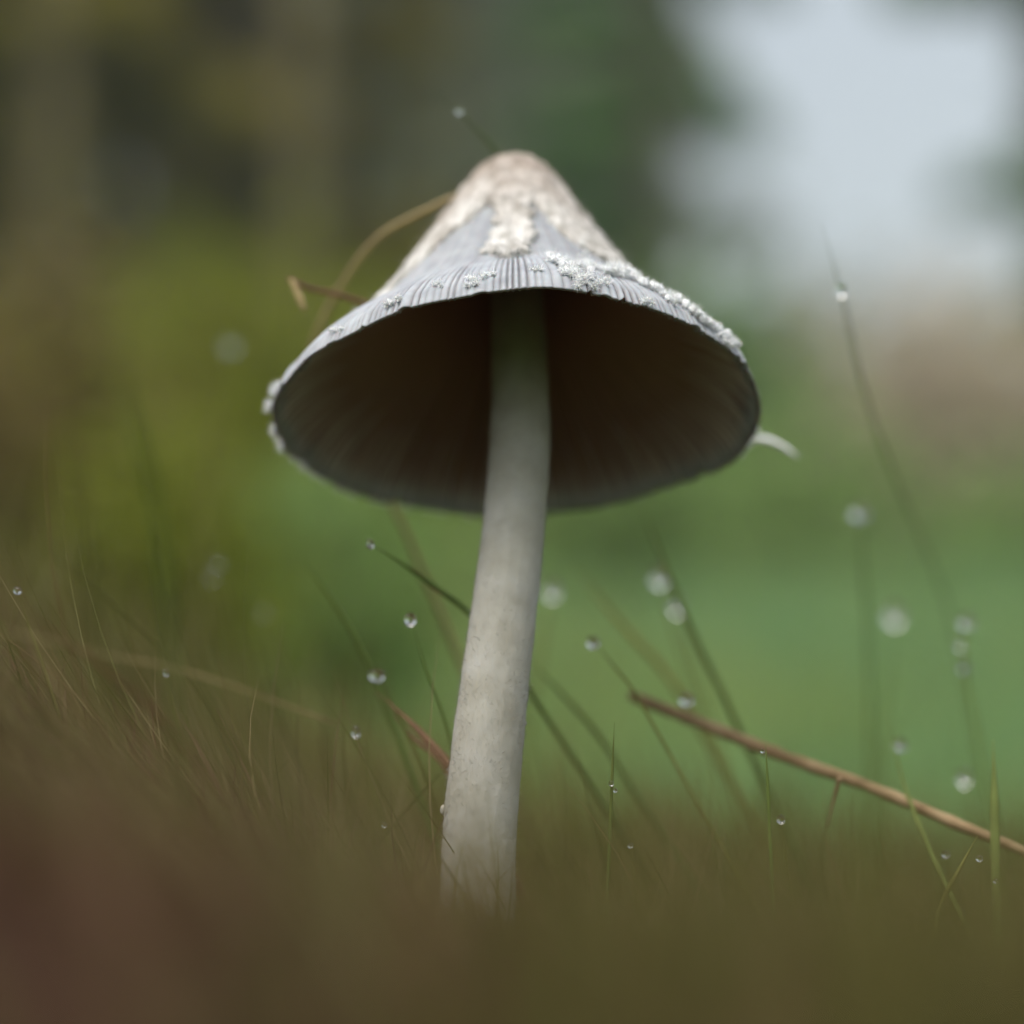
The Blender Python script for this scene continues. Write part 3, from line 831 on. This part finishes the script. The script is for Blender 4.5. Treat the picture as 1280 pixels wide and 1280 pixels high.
# ------------------------------------------------------------------ shrubs and trees behind
def leaf_mat(name, c0, c1, c2, trans=0.4):
    return mat_tint(name, [(0.0, c0), (0.5, c1), (1.0, c2)], trans=trans)
M_leaf = {
    'yellow': leaf_mat('leaf_yellow_green', (.17, .19, .022), (.225, .25, .030), (.28, .30, .05), .6),
    'brown': leaf_mat('leaf_brown', (.14, .11, .034), (.19, .145, .048), (.24, .19, .07), .5),
    'tan': leaf_mat('leaf_tan', (.42, .35, .25), (.52, .45, .34), (.60, .55, .44), .45),
    'dark': leaf_mat('needle_dark', (.10, .22, .045), (.14, .29, .06), (.18, .35, .085), .5),
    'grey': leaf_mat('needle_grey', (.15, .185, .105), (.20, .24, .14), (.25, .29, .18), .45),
    'olive': leaf_mat('needle_olive', (.16, .135, .018), (.22, .185, .028), (.27, .24, .042), .45),
    'fresh': leaf_mat('leaf_fresh', (.21, .30, .09), (.26, .38, .12), (.31, .44, .16), .6),
    'green': leaf_mat('leaf_green', (.085, .16, .055), (.12, .21, .07), (.16, .26, .095), .5),
}
M_bark = mat_noise('bark', [(0.3, (.045, .034, .024)), (0.7, (.12, .095, .07))], scale=14, rough=0.9, detail=6, bump=0.6, bscale=40, dist=0.01)
M_barko = mat_noise('bark_olive', [(0.3, (.085, .070, .030)), (0.7, (.15, .125, .06))], scale=10, rough=0.9, detail=6, bump=0.6, bscale=40, dist=0.01)
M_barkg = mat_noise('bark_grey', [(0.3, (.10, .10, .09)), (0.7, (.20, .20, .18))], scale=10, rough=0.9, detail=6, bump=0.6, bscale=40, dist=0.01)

def leaves(centers, size, seed, asp=0.55):
    """Small folded leaf faces (two quads each) at the given centres."""
    r_ = np.random.default_rng(seed); n_ = len(centers)
    d = r_.normal(size=(n_, 3)); d /= np.linalg.norm(d, axis=1)[:, None]
    s_ = np.cross(d, r_.normal(size=(n_, 3))); s_ /= np.linalg.norm(s_, axis=1)[:, None]
    u_ = np.cross(d, s_)
    L = (size * (0.6 + 0.8 * r_.random(n_)))[:, None]
    a = centers - d * L * .5; c = centers + d * L * .5
    m1 = centers + s_ * L * asp * .5 + u_ * L * .12; m2 = centers - s_ * L * asp * .5 + u_ * L * .12
    V = np.stack([a, m1, c, m2], axis=1).reshape(-1, 3)
    b_ = np.arange(n_)[:, None] * 4
    F = np.vstack([b_ + np.array([[0, 1, 2]]), b_ + np.array([[0, 2, 3]])])
    return V, F, np.repeat(np.clip(r_.normal(0.5, 0.22, n_), 0, 1), 4)

def limb_mesh(segs):
    Vs, Fs, off = [], [], 0
    for path, rad in segs:
        v, q = tube(path, rad, 8, rough=0.12, freq=6, seed=off)
        Vs.append(v); Fs.append(q + off); off += len(v)
    return np.vstack(Vs), np.vstack(Fs)

def conifer(u, d, height, width, mat, bark, label, nleaf=4200, leaf=0.10, seed=0, low=0.03, lean=0.0, clump=1.0, bare=0.0):
    r_ = np.random.default_rng(seed)
    p = P(u, 640, d); x, y = p[0], p[1]; z = gz(x, y)
    z = z - 0.02
    root = empty('conifer', (x, y, z))
    tag(root, label, 'tree', 'trees at the top of the slope')
    tr = width * 0.045 + 0.03
    segs = [(np.stack([np.linspace(0, lean, 12), np.zeros(12), np.linspace(-0.1, height, 12)], axis=1), np.linspace(tr, 0.02, 12))]
    cs = []
    nb = 64
    for i in range(nb):
        t = low + bare + (1 - low - bare) * (i + r_.random()) / nb
        L = width * 0.5 * (1 - t) ** 0.75 * (0.65 + 0.5 * r_.random())
        a_ = r_.random() * 2 * math.pi
        e = np.array((math.cos(a_), math.sin(a_), -0.18 + 0.25 * r_.random()))
        s0 = np.array((lean * t, 0, t * height))
        path = s0 + e * np.linspace(0, L, 5)[:, None] + np.array((0, 0, -.12))[None, :] * (np.linspace(0, 1, 5) ** 2)[:, None] * L
        segs.append((path, np.linspace(tr * .3 * (1 - t) + .012, .006, 5)))
        k_ = max(4, int(nleaf / nb * (L / (width * .38))))
        tt = r_.random(k_) ** 0.7
        c = s0 + e * (tt * L)[:, None] + np.array((0, 0, -.12)) * (tt ** 2 * L)[:, None]
        sp_ = clump * (0.05 * width) * (0.4 + 0.6 * (1 - tt))
        c = c + r_.normal(size=(k_, 3)) * sp_[:, None] * np.array((1, 1, .55)) 
        cs.append(c)
    V, F = limb_mesh(segs); mesh_obj('trunk', V, F, bark, root)
    V, F, tn = leaves(np.vstack(cs), leaf, seed + 1, 0.45)
    mesh_obj('crown', V, F, mat, root, attrs={'tint': tn}, smooth=False)
    return root

def shrub(u, d, wpx, hpx, mat, label, name='shrub', nleaf=1500, leafpx=26, seed=0, group=None, base_v=None):
    """Leafy bush; width in photo pixels at its depth, top given as the photo row it reaches."""
    r_ = np.random.default_rng(seed)
    px = d * 2 * K / 1280
    p = P(u, 640, d); x, y = p[0], p[1]; z = gz(x, y)
    root = empty(name, (x, y, z))
    tag(root, label, 'shrub', group)
    W, Hh = wpx * px, P(u, hpx, d)[2] - z
    segs, cs = [], []
    for i in range(16):
        a_ = r_.random() * 2 * math.pi; sp_ = r_.random()
        tip = np.array((math.cos(a_) * W * .5 * sp_, math.sin(a_) * W * .5 * sp_, Hh * (0.6 + .4 * r_.random()) * (1 - .35 * sp_)))
        midp = tip * np.array((.35, .35, .6))
        path = catmull([np.array((0, 0, -0.02 * Hh)), midp, tip], 7)
        segs.append((path, np.linspace(W * .014, W * .004, 7)))
        k_ = nleaf // 16
        tt = 0.12 + 0.9 * r_.random(k_)
        c = np.stack([np.interp(tt, np.linspace(0, 1, 7), path[:, j]) for j in range(3)], axis=1)
        c += r_.normal(size=(k_, 3)) * W * 0.105 * (0.5 + tt)[:, None]
        c[:, 2] = np.abs(c[:, 2])
        cs.append(c)
    V, F = limb_mesh(segs); mesh_obj('stems', V, F, M_bark, root)
    V, F, tn = leaves(np.vstack(cs), leafpx * px, seed + 1, 0.6)
    mesh_obj('foliage', V, F, mat, root, attrs={'tint': tn}, smooth=False)
    return root

# trees, from the dark end of the wood to the gap with the sky
G = dict(nleaf=9000, leaf=0.19)
conifer(-120, 7.0, 6.0, 2.0, M_leaf['olive'], M_bark, 'olive brown conifer at the dim end of the wood', seed=101, **G)
conifer(95, 9.0, 8.0, 2.5, M_leaf['olive'], M_bark, 'wide olive conifer behind the dim end one', seed=102, **G)
conifer(285, 8.0, 8.0, 2.2, M_leaf['olive'], M_bark, 'olive conifer with a dark trunk over the yellow bushes', seed=103, **G)
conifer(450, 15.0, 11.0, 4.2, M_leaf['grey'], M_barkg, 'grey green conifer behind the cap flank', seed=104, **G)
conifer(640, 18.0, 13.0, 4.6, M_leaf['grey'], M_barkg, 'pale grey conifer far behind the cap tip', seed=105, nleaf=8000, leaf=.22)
conifer(822, 11.0, 12.0, 1.5, M_leaf['dark'], M_bark, 'slim dark green conifer at the edge of the sky gap', seed=106, **G)
conifer(1345, 12.0, 12.0, 1.15, M_leaf['dark'], M_bark, 'slim dark conifer on the far side of the sky gap', seed=107, **G)
conifer(1330, 12.6, 11.0, 2.0, M_leaf['dark'], M_bark, 'dark conifer with a bare lower trunk across the sky gap', seed=115, bare=0.20, **G)
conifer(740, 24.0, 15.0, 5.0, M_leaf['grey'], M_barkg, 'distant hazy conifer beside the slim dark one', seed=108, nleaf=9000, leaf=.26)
conifer(0, 24.0, 17.0, 6.0, M_leaf['olive'], M_bark, 'tall olive conifer deep in the dim end of the wood', seed=109, nleaf=9000, leaf=.32)
conifer(220, 22.0, 17.0, 6.0, M_leaf['olive'], M_bark, 'tall broad conifer deep in the wood above the yellow bushes', seed=110, nleaf=9000, leaf=.32)
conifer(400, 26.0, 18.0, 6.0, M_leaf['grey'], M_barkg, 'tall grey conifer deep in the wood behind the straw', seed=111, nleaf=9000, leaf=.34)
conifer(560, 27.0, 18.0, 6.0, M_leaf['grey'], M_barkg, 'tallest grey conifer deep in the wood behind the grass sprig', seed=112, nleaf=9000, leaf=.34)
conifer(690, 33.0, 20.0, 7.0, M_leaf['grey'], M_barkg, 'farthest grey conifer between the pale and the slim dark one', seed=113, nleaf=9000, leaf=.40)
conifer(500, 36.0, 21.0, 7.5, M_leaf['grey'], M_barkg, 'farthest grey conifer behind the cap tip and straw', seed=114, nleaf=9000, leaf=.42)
for u_, d_, what in ((60, 6.6, 'nearest the dim end'), (178, 7.2, 'between the two wide olive conifers'), (372, 6.8, 'over the yellow bushes beside the straw'), (468, 8.6, 'behind the straw bend'), (560, 9.0, 'behind the grass sprig')):
    conifer(u_, d_, 8.0, 0.45, M_leaf['olive'], M_barko, 'thin bare olive brown trunk standing ' + what, seed=300 + u_, nleaf=700, leaf=.1, bare=0.5)
# bushes
shrub(1200, 7.0, 460, 345, M_leaf['tan'], 'tan withered bush under the bright sky gap', seed=201, nleaf=4200, leafpx=28)
shrub(1010, 9.0, 300, 330, M_leaf['grey'], 'grey green bush between the dark conifer and the tan bush', seed=202, nleaf=2400)
shrub(890, 7.0, 260, 330, M_leaf['green'], 'green bush at the foot of the slim dark conifer', seed=203, nleaf=2400)
shrub(300, 2.6, 460, 250, M_leaf['yellow'], 'big yellow green bush on the near slope behind the mound', seed=204, nleaf=5200, leafpx=34)
shrub(500, 4.0, 300, 320, M_leaf['yellow'], 'smaller yellow green bush further up behind the cap flank', seed=205, nleaf=3000)
shrub(60, 1.8, 340, 250, M_leaf['brown'], 'brown withered bush at the mound side of the slope', seed=206, nleaf=4200, leafpx=34)
shrub(-80, 1.2, 300, 300, M_leaf['brown'], 'dark brown bush standing closest to the mound', seed=207, nleaf=3500, leafpx=34)

shrub(190, 1.5, 420, 470, M_leaf['yellow'], 'low yellow green bush in front of the big one', seed=208, nleaf=2600, leafpx=40)
shrub(430, 1.9, 420, 520, M_leaf['fresh'], 'low spreading pale green bush behind the stem', seed=209, nleaf=1100, leafpx=40)
shrub(1000, 5.0, 420, 540, M_leaf['fresh'], 'low fresh green bush on the meadow behind the cap rim', seed=210, nleaf=800, leafpx=36)
shrub(780, 4.2, 420, 520, M_leaf['fresh'], 'low fresh green bush on the meadow behind the stem top', seed=211, nleaf=900, leafpx=36)
shrub(1250, 5.0, 460, 640, M_leaf['fresh'], 'low fresh green bush on the meadow below the tan one', seed=212, nleaf=700, leafpx=36)
shrub(860, 8.5, 320, 300, M_leaf['fresh'], 'tall fresh green bush before the slim dark conifer', seed=213, nleaf=1900, leafpx=30)

# ------------------------------------------------------------------ misty air
bm = bmesh.new(); bmesh.ops.create_cube(bm, size=1.0)
V = np.array([q.co[:] for q in bm.verts]); F = np.array([[q.index for q in f.verts] for f in bm.faces]); bm.free()
M_haze = bpy.data.materials.new('haze_air'); M_haze.use_nodes = True
n = M_haze.node_tree.nodes; n.remove(n['Principled BSDF'])
pv = n.new('ShaderNodeVolumePrincipled')
pv.inputs['Color'].default_value = (.82, .92, .88, 1)  # greenish tint stands in for light bounced off the foliage
pv.inputs['Density'].default_value = 0.0055
pv.inputs['Anisotropy'].default_value = 0.0
M_haze.node_tree.links.new(pv.outputs[0], n['Material Output'].inputs['Volume'])
V = V * np.array((620, 620, 26.0)) + np.array((0, 0, 11.7))
haze = mesh_obj('haze', V, F, M_haze, smooth=False)
tag(haze, kind='stuff')
